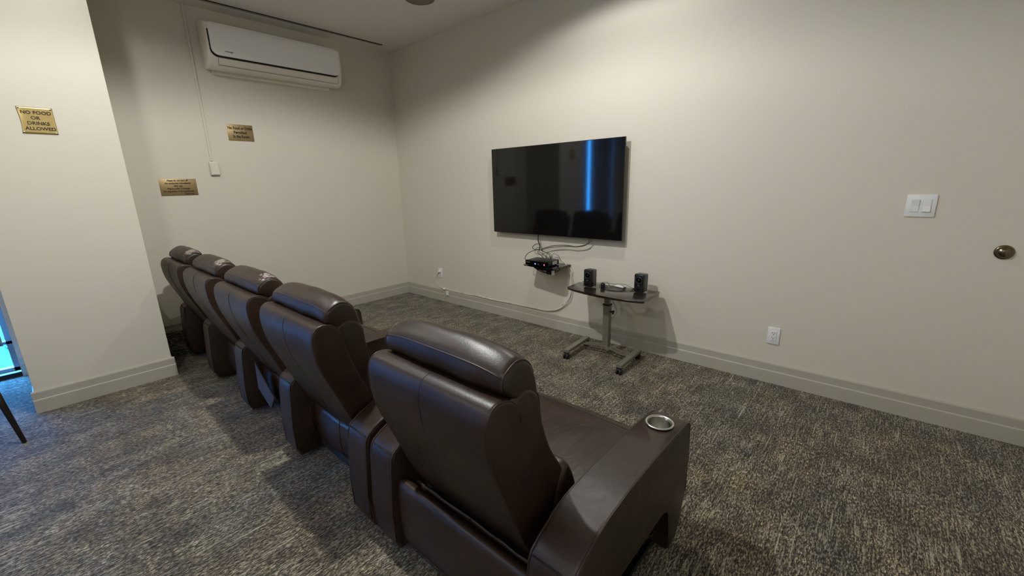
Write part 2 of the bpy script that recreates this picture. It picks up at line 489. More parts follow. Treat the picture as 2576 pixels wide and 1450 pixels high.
def puffy(profile, w, inset_end=0.02, edge=0.03, crown=0.0, bm=None, nx=18, wob=0.0, seed=0.0, fcrown=None):
    """cushion: YZ profile swept over x in [-w/2, w/2]; the ends round over by inset_end within edge"""
    bm = bm or bmesh.new()
    xs = []
    for k in range(7):
        a = (k / 6) * PI / 2
        xs.append((-w / 2 + edge * (1 - math.sin(a)), inset_end * (1 - math.cos(PI / 2 - a)) if False else inset_end * (1 - math.sin(a)) ** 1.0, a))
    sections = []
    K = 6
    for k in range(K + 1):
        a = k / K * PI / 2
        sections.append((-w / 2 + edge * (1 - math.cos(a)), inset_end * (1 - math.sin(a))))
    for k in range(1, nx):
        sections.append((-w / 2 + edge + (w - 2 * edge) * k / nx, 0.0))
    for k in range(K, -1, -1):
        a = k / K * PI / 2
        sections.append((w / 2 - edge * (1 - math.cos(a)), inset_end * (1 - math.sin(a))))
    rings = []
    for x, ins in sections:
        t = 1 - (2 * x / w) ** 2
        pr = offset_profile(profile, ins - crown * max(0, t))
        ring = []
        for q in pr:
            y, z = q[0], q[1]
            if fcrown: y, z = fcrown(x, y, z)
            v = Vector((x, y, z))
            if wob:
                nz = noise.noise(Vector((x * 7 + seed, y * 7, z * 7)))
                v += Vector((0, 1, 0.6)) * nz * wob
            ring.append(bm.verts.new(v))
        rings.append(ring)
    n = len(profile)
    for A, C in zip(rings, rings[1:]):
        for i in range(n):
            bm.faces.new((A[i], A[(i + 1) % n], C[(i + 1) % n], C[i]))
    for R_ in (rings[0], rings[-1]):
        c = bm.verts.new(sum((v.co for v in R_), Vector()) / n)
        for i in range(n):
            bm.faces.new((R_[i], R_[(i + 1) % n], c))
    return bm

_text_cache = {}
def text_mesh(name, s, size, m, parent, mat4, bold=0.0, align='CENTER', squeeze=1.0):
    cu = bpy.data.curves.new('lettering', 'FONT')
    cu.body = s; cu.size = size; cu.align_x = align; cu.align_y = 'CENTER'; cu.offset = bold; cu.extrude = 0.0003
    cu.resolution_u = 3
    tmp = bpy.data.objects.new('lettering_tmp', cu)
    COL.objects.link(tmp)
    dg = bpy.context.evaluated_depsgraph_get(); dg.update()
    me = bpy.data.meshes.new_from_object(tmp.evaluated_get(dg))
    bpy.data.objects.remove(tmp, do_unlink=True); bpy.data.curves.remove(cu)
    me.transform(Matrix.Diagonal((squeeze, 1, 1, 1)))
    me.transform(mat4)
    me.materials.clear(); me.materials.append(M[m])
    o = bpy.data.objects.new(name, me); COL.objects.link(o)
    if parent: o.parent = parent
    return o

# text frames: facing +x (on walls x=const) and facing -y (on the screen wall)
FACE_X = lambda x, y, z: Matrix(((0, 0, 1, x), (1, 0, 0, y), (0, 1, 0, z), (0, 0, 0, 1)))
FACE_NY = lambda x, y, z: Matrix(((1, 0, 0, x), (0, 0, -1, y), (0, 1, 0, z), (0, 0, 0, 1)))

# ------------------------------------------------------------------ the room
XR, YB, XW = 5.6, -6.6, -0.28
WY0, WY1 = -3.50, -6.30       # window opening along the window wall
structure('floor', B(-0.42, XR + .1, YB - .1, 0.1, -0.1, 0), 'carpet')
structure('ceiling', B(-0.5, XR + .1, YB - .1, 0.1, CEIL, CEIL + .1), 'ceiling')
structure('wall_front', B(-0.1, XR + .1, 0, 0.1, 0, CEIL), 'wall')
structure('wall_right', B(XR, XR + .1, YB, 0, 0, CEIL), 'wall')
structure('wall_back', B(-.42, XR + .1, YB - .1, YB, 0, CEIL), 'wall')
structure('wall_left', B(-.1, 0, -2.76, 0, 0, CEIL), 'wall')
structure('wall_pillar', B(-.28, .70, -3.42, -2.70, 0, CEIL), 'wall')
bm = bmesh.new()
box(bm, -.42, XW, WY0, -3.40, 0, CEIL)
box(bm, -.42, XW, YB, WY1, 0, CEIL)
box(bm, -.42, XW, WY1, WY0, 2.70, CEIL)
box(bm, -.42, XW, WY1, WY0, 0, 0.035)
structure('wall_window', bm, 'wall')
structure('trim_1', B(-.285, -.268, WY1, WY0, 0, .036, bevel=.003), 'dark_gap')

def baseboard_profile():
    # depth outwards, height: two flat steps with a small lip on top
    return [(0, 0), (.017, 0), (.017, .084), (.0165, .088), (.0105, .092), (.0105, .138), (.0075, .146), (0, .148)]
def board_y(name, y0, y1, x, sgn=1):     # runs along y on a wall facing +x
    return structure(name, prism([(x + sgn * d, z) for d, z in baseboard_profile()], 1, y0, y1), 'trim')
def board_x(name, x0, x1, y, sgn=-1):
    return structure(name, prism([(y + sgn * d, z) for d, z in baseboard_profile()], 0, x0, x1), 'trim')
board_x('baseboard_front', 0, XR, 0)
board_y('baseboard_left', -2.0, 0, 0)
board_y('baseboard_pillar', -3.437, -2.683, .70)
board_x('baseboard_pillar_window_side', -.28, .70, -3.42, -1)
board_x('baseboard_pillar_recess_side', .42, .70, -2.70, 1)
board_y('baseboard_window', -3.50, -3.42, XW)
board_y('baseboard_right', YB, 0, XR, -1)
board_x('baseboard_back', XW, XR, YB, 1)
tag(link('board_offcut', prism([(-2.678, 0.0), (-2.646, 0.0), (-2.650, .20), (-2.664, .206), (-2.678, .2)], 0, .285, .302), 'cream_plastic'),
    'short cream board end standing on edge between the pillar and the carpeted plinth', 'board')
tag(link('carpeted_plinth', B(0, .25, -2.69, -1.9, 0, .225, bevel=.006), 'carpet_shade_lift'),
    'low carpet-covered plinth at the foot of the wall behind the farthest recliner', 'plinth')

# window in the left window wall: frame, panes, two roller blinds with a gap between
wroot = bpy.data.objects.new('window_1', None); COL.objects.link(wroot); wroot.location = (-.36, -4.9, 0); wroot['kind'] = 'structure'
def wpart(name, bm, m, **k):
    o = link(name, bm, m, wroot, **k); o.location = (.36, 4.9, 0); return o
bm = bmesh.new()
for (y0, y1) in ((-3.535, -3.50), (-5.66, -5.62), (-6.30, -6.265)):
    box(bm, -.40, -.34, y0, y1, .035, 2.70)
for (z0, z1) in ((.035, .065), (2.66, 2.70), (.262, .285)):
    box(bm, -.40, -.34, -6.30, -3.50, z0, z1)
wpart('window_frame', bm, 'frame')
for (y0, y1) in ((-5.62, -3.535), (-6.265, -5.66)):
    for (z0, z1) in ((.065, .262), (.285, 2.66)):
        wpart('pane', B(-.372, -.366, y0, y1, z0, z1), 'glass')
for k, (y0, y1) in enumerate(((-5.235, -3.55), (-6.28, -5.295))):
    r = root('roller_blind', (-.315, (y0 + y1) / 2, 2.66),
             ['grey roller blind lowered over the window just left of the pillar', 'grey roller blind lowered over the part of the window farther from the pillar'][k], 'blind', 'roller blinds')
    L = (y1 - y0) / 2
    link('fabric', B(-.001, .001, -L, L, -2.385, 0), 'blind', r)
    b_ = bmesh.new(); cyl(b_, (0, -L, 0), (0, L, 0), .022); link('roller_tube', b_, 'frame', r, smooth=False)
    link('bottom_bar', B(-.006, .006, -L, L, -2.40, -2.375, bevel=.003), 'frame', r)
# ground outdoors with a few low leafy plants close to the glass
structure('ground', B(-6, -.42, -10, -1, -.06, .0), 'ground')
for i, (x, y) in enumerate(((-.75, -3.78), (-.9, -4.1), (-1.3, -3.6))):
    b_ = bmesh.new()
    for k in range(16):
        a = random.uniform(0, 2 * PI); h = random.uniform(.05, .22); rr = random.uniform(.03, .12)
        c = Vector((rr * math.cos(a), rr * math.sin(a), h)); t = Vector((math.cos(a), math.sin(a), .4)).normalized(); s_ = t.cross(Vector((0, 0, 1))).normalized()
        vs = [b_.verts.new(c + t * u * .05 + s_ * v * .018 + Vector((0, 0, w))) for u, v, w in ((-1, 0, 0), (0, 1, .006), (1, 0, -.01), (0, -1, .006), (0, 0, .012))]
        for q in range(4): b_.faces.new((vs[q], vs[(q + 1) % 4], vs[4]))
        tube(b_, [(0, 0, 0), c], .0015, 4)
    o = link('leafy_plant', b_, 'foliage', loc=(x, y, 0))
    tag(o, ['pale leafy plant outside, nearest to the bottom of the window', 'pale leafy plant outside in the middle of the window', 'pale leafy plant outside, farthest from the glass'][i], 'plant', 'plants outside the window')

# ceiling: lit recessed lights, one unlit, linear air slot
def ceiling_light(x, y, lit, label):
    r = root('recessed_ceiling_light', (x, y, CEIL), label, 'ceiling light', 'recessed ceiling lights')
    b_ = bmesh.new(); lathe(b_, [(.078, 0), (.078, -.006), (.070, -.009), (.055, -.006), (.055, 0)], (0, 0, 0)); link('trim_ring', b_, 'white_plastic' if lit else 'lens_off', r, smooth=True)
    b_ = bmesh.new(); lathe(b_, [(.053, -.001), (.053, -.004), (.0, -.004)], (0, 0, 0)); link('lens', b_, 'lens' if lit else 'lens_off', r)
    return r
names = ['lit recessed ceiling light above the front of the room near the television', 'lit recessed ceiling light above the pillar corner',
         'lit recessed ceiling light above the row of recliners', 'added unseen recessed fill light near the window', 'added unseen recessed fill light behind the camera side']
for (x, y, p_, c_), nme in zip(LAMPS, names):
    ceiling_light(x, y, True, nme)
for i, (x, y) in enumerate(((4.9, -4.3), (3.6, -5.9))):  # unseen glowing globes added to fill the room with light
    r = root('fill_globe', (x, y, CEIL), ['added unseen white fill-light globe right behind the camera', 'added unseen white fill-light globe near the back wall'][i], 'lamp', 'added fill-light globes')
    b_ = bmesh.new(); lathe(b_, [(.05, 0), (.05, -.015), (.012, -.02), (.012, -.22)], (0, 0, 0)); link('stem', b_, 'white_plastic', r)
    b_ = bmesh.new(); bmesh.ops.create_uvsphere(b_, u_segments=24, v_segments=14, radius=.15)
    for v_ in b_.verts: v_.co.z -= .36
    link('globe', b_, 'globe', r, smooth=True)
r = root('ceiling_speaker', (1.50, -.66, CEIL), 'round olive-brown speaker grille set in the ceiling at the top edge of the picture', 'speaker')
b_ = bmesh.new(); lathe(b_, [(.125, 0), (.125, -.008), (.115, -.012), (.112, -.008)], (0, 0, 0)); link('trim_ring', b_, 'lens_off', r, smooth=True)
b_ = bmesh.new(); lathe(b_, [(.112, -.002), (.112, -.008), (.06, -.010), (0, -.011)], (0, 0, 0)); link('grille', b_, 'lens_off', r, smooth=True)
r = root('air_slot_diffuser', (.222, -1.5, CEIL), 'long narrow dark double slot diffuser in the ceiling above the air conditioner', 'vent')
link('slot', B(-.004, .008, -1.26, 1.275, -.005, .0), 'dark_gap', r)
link('slot', B(-.028, -.014, -1.26, 1.262, -.005, .0), 'dark_gap', r)
link('divider', B(-.014, -.004, -1.26, 1.27, -.007, .0), 'trim', r)

# ------------------------------------------------------------------ recliners
def prof(pts, n=5): return [(p.x, p.y) for p in crom([(a + 2.12, b) for a, b in pts], n)]

SHELL = prof([(-2.33, .20), (-2.45, .38), (-2.524, .56), (-2.581, .71), (-2.597, .81), (-2.588, .868), (-2.555, .890), (-2.505, .878), (-2.475, .835),
              (-2.455, .74), (-2.40, .58), (-2.33, .40), (-2.26, .25)])
CUSH = prof([(-2.46, .52), (-2.50, .66), (-2.515, .78), (-2.500, .86), (-2.44, .888), (-2.388, .850), (-2.374, .765), (-2.342, .66), (-2.285, .565), (-2.262, .52), (-2.225, .44), (-2.245, .37), (-2.34, .36)])
LUMB = prof([(-2.34, .40), (-2.31, .52), (-2.27, .565), (-2.235, .53), (-2.205, .46), (-2.20, .40), (-2.26, .36)])
HEAD = prof([(-2.505, .868), (-2.530, .895), (-2.530, .922), (-2.516, .941), (-2.475, .960), (-2.440, .955), (-2.413, .930), (-2.397, .888), (-2.391, .852), (-2.406, .830), (-2.45, .838)])
ARM = [(-2.508, .030), (-2.528, .08), (-2.531, .20), (-2.518, .39), (-2.513, .432), (-2.500, .455), (-2.466, .478), (-2.41, .502), (-2.34, .521), (-2.2, .534), (-2.0, .534), (-1.85, .528), (-1.745, .522),
       (-1.718, .512), (-1.708, .49), (-1.698, .35), (-1.70, .20), (-1.73, .10), (-1.775, .030), (-1.85, .028), (-1.862, .10), (-1.868, .22), (-1.885, .245), (-1.93, .252), (-2.25, .252), (-2.33, .24), (-2.36, .20), (-2.375, .10), (-2.385, .028)]
ARM = [(y + 2.12, z) for y, z in ARM]

def arm_bm(x0, x1):
    return prism(ARM, 0, x0, x1, bevel=.015, seg=4)

def hcrown(w):
    def f(x, y, z):
        t = 1 - (2 * x / w) ** 4
        if z > .86:
            z += .024 * t * (z - .86) / .11
        return y, z
    return f

def side_line(profile, x, ins, i0, i1, fc=None):
    pr = offset_profile(profile, ins)
    n = len(pr)
    ids = range(i0, i1 + 1)
    out = []
    for i in ids:
        y, z = pr[i % n]
        if fc: y, z = fc(x, y, z)
        out.append((x, y, z))
    return out

def make_recliner(inner, left_arm, right_arm, label, group, cx, cup=False, worn=None, near=False, tilt=0.0):
    t = root('theater_recliner', (cx, -2.12, 0), label, 'recliner', group)
    hw = inner / 2
    aw = .143
    hm = M['leather'] if worn is None else leather('leather_worn', worn)
    for side, on in ((-1, left_arm), (1, right_arm)):
        if not on: continue
        x0, x1 = (hw, hw + aw) if side > 0 else (-hw - aw, -hw)
        bm = arm_bm(x0, x1)
        a = link('armrest', bm, 'leather', t); smooth_by_angle(a, 40)
        # piping along the upper outline on both faces
        for xx in (x0 + .0035, x1 - .0035):
            b_ = bmesh.new()
            pts = [(xx, y - (0 if False else 0), z) for (y, z) in offset_profile(ARM, .0028)[1:17]]
            tube(b_, pts, .0036, 6)
            link('piping', b_, 'piping', a, smooth=True)
        link('seam', tube(bmesh.new(), [(x0 + .012, -2.5065 + 2.12, .447), ((x0 + x1) / 2, -2.5070 + 2.12, .4475), (x1 - .012, -2.5065 + 2.12, .447)], .0024, 6), 'seam', a, smooth=True)
        if cup and side > 0:
            # cup holder: ring on top, cup wall, floor
            cxx, cyy = (x0 + x1) / 2 - .004, -1.825 + 2.12
            # bore the armrest with a boolean cylinder
            cb = bmesh.new(); lathe(cb, [(.0425, .46), (.0425, .60)], (cxx, cyy, 0), seg=40)
            cutter = link('bore_tmp', cb, 'steel', t)
            md = a.modifiers.new('bore', 'BOOLEAN'); md.operation = 'DIFFERENCE'; md.object = cutter; md.solver = 'EXACT'
            dg = bpy.context.evaluated_depsgraph_get(); dg.update()
            me2 = bpy.data.meshes.new_from_object(a.evaluated_get(dg))
            a.modifiers.clear(); old = a.data; a.data = me2; bpy.data.meshes.remove(old)
            bpy.data.objects.remove(cutter, do_unlink=True)
            b_ = bmesh.new()
            lathe(b_, [(.0415, .530), (.0425, .5355), (.047, .5375), (.0505, .5362), (.0515, .533), (.0405, .5295)], (cxx, cyy, 0), seg=48, caps=False)
            ring = link('cup_holder', b_, 'steel', a, smooth=True, label='brushed steel cup holder')
            b_ = bmesh.new()
            lathe(b_, [(.0412, .533), (.0405, .47), (.037, .464), (0, .464)], (cxx, cyy, 0), seg=48, caps=False)
            w_ = link('cup_liner', b_, 'steel', a, smooth=True, label='brushed steel inside of the cup holder')
            smooth_by_angle(w_, 40)
    # seat
    sw = inner - .012
    SEAT = [(-2.30, .30), (-2.32, .36), (-2.30, .405), (-2.2, .425), (-2.05, .432), (-1.9, .428), (-1.78, .418), (-1.722, .395), (-1.705, .35), (-1.715, .30), (-1.80, .28), (-2.1, .28)]
    s = link('seat', puffy(prof(SEAT, 4), sw, .018, .03, .010, wob=.006, seed=cx, nx=30), 'leather_seat', t, smooth=True)
    b_ = bmesh.new()
    tube(b_, [(x, -1.80 + 2.12, .433 + .008 * (1 - (2 * x / sw) ** 2)) for x in [(-.5 + k / 16) * (sw - .06) for k in range(17)]], .0018, 6)
    link('seam', b_, 'seam', s, smooth=True)
    # footrest folded down under the seat front
    f_ = puffy(prof([(-1.76, .06), (-1.77, .16), (-1.765, .26), (-1.735, .285), (-1.712, .26), (-1.704, .16), (-1.715, .07), (-1.735, .05)], 4), sw, .014, .02, .004)
    link('footrest', f_, 'leather', t, smooth=True)
    # dark frame box beneath the seat
    link('base_frame', B(-hw + .004, hw - .004, -.285, .33, .045, .270, bevel=.01), 'black_cloth', t)
    # backrest
    bw = .562 if not near else .534
    sh = link('backrest', puffy(SHELL, bw, .011, .012, .0, wob=.002, seed=cx + 3, nx=26), 'leather', t, smooth=True)
    n = len(SHELL)
    for xx in (-bw / 2 + .0035, bw / 2 - .0035):
        link('piping', tube(bmesh.new(), side_line(SHELL, xx, .0028, 2, 42), .0026, 6), 'piping', sh, smooth=True)
    b_ = bmesh.new()
    tube(b_, side_line(SHELL, .0, .0008, 2, 40), .0017, 6)
    link('seam', b_, 'seam', sh, smooth=True)
    cw = bw - .006
    cu = link('back_cushion', puffy(CUSH, cw, .016, .022, .006, wob=.008, seed=cx + 9, nx=26), 'leather', sh, smooth=True)
    for xx in (-cw / 2 + .0075, cw / 2 - .0075):
        link('piping', tube(bmesh.new(), side_line(CUSH, xx, .006, 24, 50), .0032, 6), 'piping', cu, smooth=True)
    lu = link('lumbar_cushion', puffy(LUMB, cw + .02, .022, .03, .004, wob=.004, seed=cx + 5), 'leather', sh, smooth=True)
    hwid = bw - .014
    fc = hcrown(hwid)
    hd = link('headrest', puffy(HEAD, hwid, .014, .022, .004, wob=.006, seed=cx + 17, fcrown=fc, nx=26), hm, t, smooth=True)
    hx = hwid / 2 - .007
    def hp(idx, x):
        ins = .0045 * (abs(x) / hx) ** 8 - .004 * (1 - (2 * x / hwid) ** 2) - .0006
        y, z = offset_profile(HEAD, ins)[idx]
        y, z = fc(x, y, z)
        return (x, y, z)
    xs = [(-1 + 2 * k / 30) * hx for k in range(31)]
    RS, FS = 12, 28                                            # rear and front seam on the headrest outline
    link_pipe = lambda pts: link('piping', tube(bmesh.new(), pts, .0028, 6), 'piping', hd, smooth=True)
    link_pipe([hp(RS, x) for x in xs]); link_pipe([hp(FS, x) for x in xs])
    for sx in (-1, 1):
        link_pipe([hp(k, sx * hx) for k in range(5, FS + 6)])
    if near:
        sh.location.x = hd.location.x = .008
        hd.location.z = .008
    return t

# near chair on its own, inner width .64
near = make_recliner(.64, True, True, 'dark brown leather recliner standing alone nearest the camera, steel cup holder in its right arm', 'brown leather recliners', 3.830, cup=True, near=True,
                     worn=(-.262, .295 - .70, .945, .006))
# stiff padded valance behind it
vp = prof([(-2.440, .075), (-2.475, .06), (-2.500, .09), (-2.507, .20), (-2.505, .31), (-2.492, .340), (-2.470, .338), (-2.452, .31), (-2.445, .20)], 4)
v = link('rear_panel', puffy(vp, .636, .012, .016, .0, nx=22), 'leather', near, smooth=True)
b_ = bmesh.new()
tube(b_, [(x, -2.505 + 2.12, .085) for x in [(-.5 + k / 16) * .60 for k in range(17)]], .0022, 6)
link('seam', b_, 'seam', v, smooth=True)
# mechanism in the arch of its right arm
b_ = bmesh.new()
tube(b_, [(.40, -2.00 + 2.12, .09), (.40, -1.91 + 2.12, .235)], .009, 8)
tube(b_, [(.40, -2.12 + 2.12, .235), (.40, -1.93 + 2.12, .085)], .007, 8)
box(b_, .385, .415, -2.30 + 2.12, -1.89 + 2.12, .055, .075)
m_ = link('footrest_mechanism', b_, 'black_metal', near)
for (yy, zz) in ((-1.905, .205), (-1.945, .19), (-1.90, .128), (-1.92, .122)):
    b_ = bmesh.new(); cyl(b_, (.405, yy + 2.12, zz), (.425, yy + 2.12, zz), .007, 12); link('bolt', b_, 'steel', m_, label='shiny metal bolt')
link('wooden_block', B(.375, .40, -1.905 + 2.12, -1.880 + 2.12, .055, .105, bevel=.004), 'orange', near, label='raw orange-brown wooden block')

def rear_skirt(c, w, k, y0=-2.415):
    # slack rear skirt with a centre seam, set in from the arms
    b_ = bmesh.new()
    grid = []
    nx_, nz_ = 24, 8
    for i in range(nx_ + 1):
        x = (-.5 + i / nx_) * w
        col = []
        for j in range(nz_ + 1):
            z = .31 - j / nz_ * (.20 + .02 * math.sin(x * 9 + k * 2))
            y = y0 + 2.12 + .012 * math.sin(x * 14 + k) * (j / nz_) - .01 * math.sin(j / nz_ * PI) + .006 * noise.noise((x * 12, z * 12, k))
            col.append((x, y, z))
        grid.append(col)
    F = [[b_.verts.new(p) for p in col] for col in grid]
    K_ = [[b_.verts.new((p[0], p[1] + .006, p[2])) for p in col] for col in grid]
    for i in range(nx_):
        for j in range(nz_):
            b_.faces.new((F[i][j], F[i + 1][j], F[i + 1][j + 1], F[i][j + 1]))
            b_.faces.new((K_[i][j], K_[i][j + 1], K_[i + 1][j + 1], K_[i + 1][j]))
    for j in range(nz_):
        b_.faces.new((F[0][j], F[0][j + 1], K_[0][j + 1], K_[0][j])); b_.faces.new((F[nx_][j], K_[nx_][j], K_[nx_][j + 1], F[nx_][j + 1]))
    for i in range(nx_):
        b_.faces.new((F[i][0], K_[i][0], K_[i + 1][0], F[i + 1][0])); b_.faces.new((F[i][nz_], F[i + 1][nz_], K_[i + 1][nz_], K_[i][nz_]))
    sk = link('rear_skirt', b_, 'leather', c, smooth=True)
    b_ = bmesh.new()
    tube(b_, [(0, grid[nx_ // 2][j][1] - .001, grid[nx_ // 2][j][2]) for j in range(nz_ + 1)], .0016, 6)
    link('seam', b_, 'seam', sk)
rear_skirt(near, .62, 7, -2.428)

# the row of four with shared arms: left arm edges 3.19, 2.46, 1.73, 1.00, .27
AE = [3.19, 2.46, 1.73, 1.00, .27]
row_labels = ['dark brown leather recliner with bluish sheen, second from the camera, unworn headrest',
              'dark brown leather recliner with a peeled corner on its headrest, third from the camera',
              'dark brown leather recliner with a worn headrest corner, fourth from the camera',
              'dark brown leather recliner at the far end beside the wall, fifth from the camera']
worns = [None, (.222, -.345, .968, .022), (.215, -.355, .972, .030), (.21, -.355, .972, .034)]
chairs = []
for k in range(4):
    l = AE[k + 1] + .143; r_ = AE[k]
    c = make_recliner(r_ - l, True, k == 0, row_labels[k], 'brown leather recliners', (l + r_) / 2, worn=worns[k])
    chairs.append(c)
    w = (r_ - l) - .02
    rear_skirt(c, w, k)
    if k == 0:
        b_ = bmesh.new()
        tube(b_, [(-w / 2 + .045, -2.45 + 2.12, .325), (-w / 2 + .05, -2.455 + 2.12, .26), (-w / 2 + .075, -2.45 + 2.12, .19)], .0032, 6)
        link('release_lever', b_, 'black_metal', c, smooth=True, label='thin dark metal lever')
# loose dust cover hanging out behind the third recliner
b_ = bmesh.new()
pts = [(-.225, .37), (-.06, .28), (.0, .20), (-.03, .13), (-.12, .10), (-.195, .21)]
A_ = [b_.verts.new((x, -2.465 + 2.12 + .02 * math.sin(x * 40), z)) for x, z in pts]
C_ = [b_.verts.new((v.co.x, v.co.y + .004, v.co.z)) for v in A_]
b_.faces.new(A_); b_.faces.new(C_[::-1])
for i in range(6): b_.faces.new((A_[i], A_[(i + 1) % 6], C_[(i + 1) % 6], C_[i]))
link('loose_lining', b_, 'lining', chairs[1], label='torn grey lining hanging loose')

# ------------------------------------------------------------------ air conditioner
ac = root('air_conditioner', (0, -1.33, 2.62), 'white wall-mounted split air conditioner high on the left wall', 'air conditioner')
W2 = .60
BODY = [(0, .205), (.10, .205), (.165, .19), (.185, .17), (.190, .0), (.186, -.085), (.165, -.135), (.13, -.168), (.08, -.178), (.0, -.165)]
bm = prism(BODY, 1, -W2 + .0, W2 - .0, bevel=.012, seg=3)
smooth_by_angle(link('housing', bm, 'ac_white', ac), 40)
# front panel, gently curved, round lower corners
bm = bmesh.new()
yz = []
def rr_outline(y0, y1, z0, z1, r, n=6):
    out = []
    for cy_, cz_, a0 in ((y1 - r, z1 - r, 0), (y0 + r, z1 - r, 90), (y0 + r, z0 + r, 180), (y1 - r, z0 + r, 270)):
        for k in range(n + 1):
            a = math.radians(a0 + 90 * k / n); out.append((cy_ + r * math.cos(a), cz_ + r * math.sin(a)))
    return out
def panel(y0, y1, z0, z1, r, xf, th):
    b = bmesh.new(); o = rr_outline(y0, y1, z0, z1, r)
    A = [b.verts.new((xf(z) + th, y, z)) for y, z in o]; C = [b.verts.new((xf(z), y, z)) for y, z in o]
    b.faces.new(A); b.faces.new(C[::-1])
    n = len(o)
    rim = [b.edges.get((A[i], A[(i + 1) % n])) for i in range(n)]
    for i in range(n): b.faces.new((A[i], C[i], C[(i + 1) % n], A[(i + 1) % n]))
    return b
pz0, pz1 = -.078, .185
bm = bmesh.new()
# grid panel curved in z
NZ, NY = 14, 2
o = []
def xfz(z):
    t = (z - pz0) / (pz1 - pz0)
    return .207 - .030 * max(0, t - .55) ** 2 / .2 - .004 * (1 - t)
R_ = .055
def yhalf(z):
    if z < pz0 + R_:
        d = R_ - (z - pz0); return .575 - R_ + math.sqrt(max(0, R_ * R_ - d * d))
    if z > pz1 - R_ * .6:
        r2 = R_ * .6; d = r2 - (pz1 - z); return .575 - r2 + math.sqrt(max(0, r2 * r2 - d * d))
    return .575
zs = [pz0 + R_ * (1 - math.cos(k / 6 * PI / 2)) for k in range(7)] + [pz0 + R_ + (pz1 - R_ * .6 - pz0 - R_) * k / 10 for k in range(1, 11)] + [pz1 - R_ * .6 + R_ * .6 * math.sin(k / 5 * PI / 2) for k in range(1, 6)]
Fr = [[bm.verts.new((xfz(z), s * yhalf(z), z)) for s in (-1, 1)] for z in zs]
Bk = [[bm.verts.new((xfz(z) - .014, s * yhalf(z), z)) for s in (-1, 1)] for z in zs]
for i in range(len(zs) - 1):
    bm.faces.new((Fr[i][0], Fr[i][1], Fr[i + 1][1], Fr[i + 1][0])); bm.faces.new((Bk[i][0], Bk[i + 1][0], Bk[i + 1][1], Bk[i][1]))
    for s in (0, 1): bm.faces.new((Fr[i][s], Fr[i + 1][s], Bk[i + 1][s], Bk[i][s]))
bm.faces.new((Fr[0][0], Fr[0][1], Bk[0][1], Bk[0][0])); bm.faces.new((Fr[-1][0], Fr[-1][1], Bk[-1][1], Bk[-1][0]))
fp = smooth_by_angle(link('front_panel', bm, 'white_gloss', ac), 40)
bm = bmesh.new()
def gx(z): return .1918 - max(0, z - .125) * .30
Fg = [[bm.verts.new((gx(z - .012), s * (yhalf(z)) - .008, z - .013)) for s in (-1, 1)] for z in zs[:-6]]
Kg = [[bm.verts.new((.17, s * (yhalf(z)) - .008, z - .013)) for s in (-1, 1)] for z in zs[:-6]]
for i in range(len(Fg) - 1):
    bm.faces.new((Fg[i][0], Fg[i][1], Fg[i + 1][1], Fg[i + 1][0])); bm.faces.new((Kg[i][0], Kg[i + 1][0], Kg[i + 1][1], Kg[i][1]))
    for s in (0, 1): bm.faces.new((Fg[i][s], Fg[i + 1][s], Kg[i + 1][s], Kg[i][s]))
bm.faces.new((Fg[0][0], Fg[0][1], Kg[0][1], Kg[0][0])); bm.faces.new((Fg[-1][0], Fg[-1][1], Kg[-1][1], Kg[-1][0]))
link('shadow_gap', bm, 'dark_gap', ac, label='dark gap around the front panel')
# outlet vane along the underside, slightly proud
bm = prism([(.188, -.095), (.1905, -.097), (.172, -.137), (.140, -.166), (.137, -.163), (.168, -.134)], 1, -.53, .55)
link('air_vane', bm, 'ac_white', ac)
b_ = bmesh.new()
tube(b_, [(.1895, -.53, -.095), (.176, -.53, -.133), (.162, -.53, -.148), (.162, .55, -.148), (.176, .55, -.133), (.1895, .55, -.095)], .0013, 5)
link('vane_gap', b_, 'dark_gap', ac)
b_ = bmesh.new(); box(b_, .2065, .2075, -.475, -.41, -.042, -.037); box(b_, .2065, .2075, -.43, -.425, -.048, -.037); link('brand_mark', b_, 'ink_grey', ac)
link('mounting_plate', B(0, .012, -.55, .53, -.20, -.16, bevel=.002), 'ac_white', ac)

# conduit and switch box on the left wall
co = root('cable_conduit', (0, -2.01, 2.3), 'thin painted vertical cable conduit left of the air conditioner', 'conduit')
link('channel', B(0, .012, -.009, .009, -.63, CEIL - 2.3, bevel=.002), 'wall', co)
sb = root('junction_box', (0, -2.0, 1.60), 'small cream junction box at the lower end of the wall conduit', 'box')
smooth_by_angle(link('box_body', B(0, .032, -.036, .036, -.058, .058, bevel=.004), 'cream_plastic', sb))
link('cover', B(.032, .038, -.032, .032, -.052, .052, bevel=.002), 'cream_plastic', sb)

# ------------------------------------------------------------------ signs
s1 = root('brass_sign', (.70, -3.062, 1.85), 'bright brass sign on the pillar reading NO FOOD OR DRINKS ALLOWED', 'sign')
bm = bmesh.new()
N_ = 14
F = [[None] * (N_ + 1) for _ in range(N_ + 1)]; K_ = [[None] * (N_ + 1) for _ in range(N_ + 1)]
for i in range(N_ + 1):
    for j in range(N_ + 1):
        u, w = i / N_, j / N_
        bend = .004 * math.exp(-((u - 0) / .10) ** 2) * math.sin(w * PI) + .0012 * math.sin(u * 5) * math.sin(w * PI)
        y = (-.5 + u) * .152 + (.007 * math.sin(w * PI) if i == 0 else 0) * (1 if i == 0 else 0)
        z = (-.5 + w) * .156
        F[i][j] = bm.verts.new((.004 + bend, y, z)); K_[i][j] = bm.verts.new((.0025 + bend, y, z))
for i in range(N_):
    for j in range(N_):
        bm.faces.new((F[i][j], F[i + 1][j], F[i + 1][j + 1], F[i][j + 1])); bm.faces.new((K_[i][j], K_[i][j + 1], K_[i + 1][j + 1], K_[i + 1][j]))
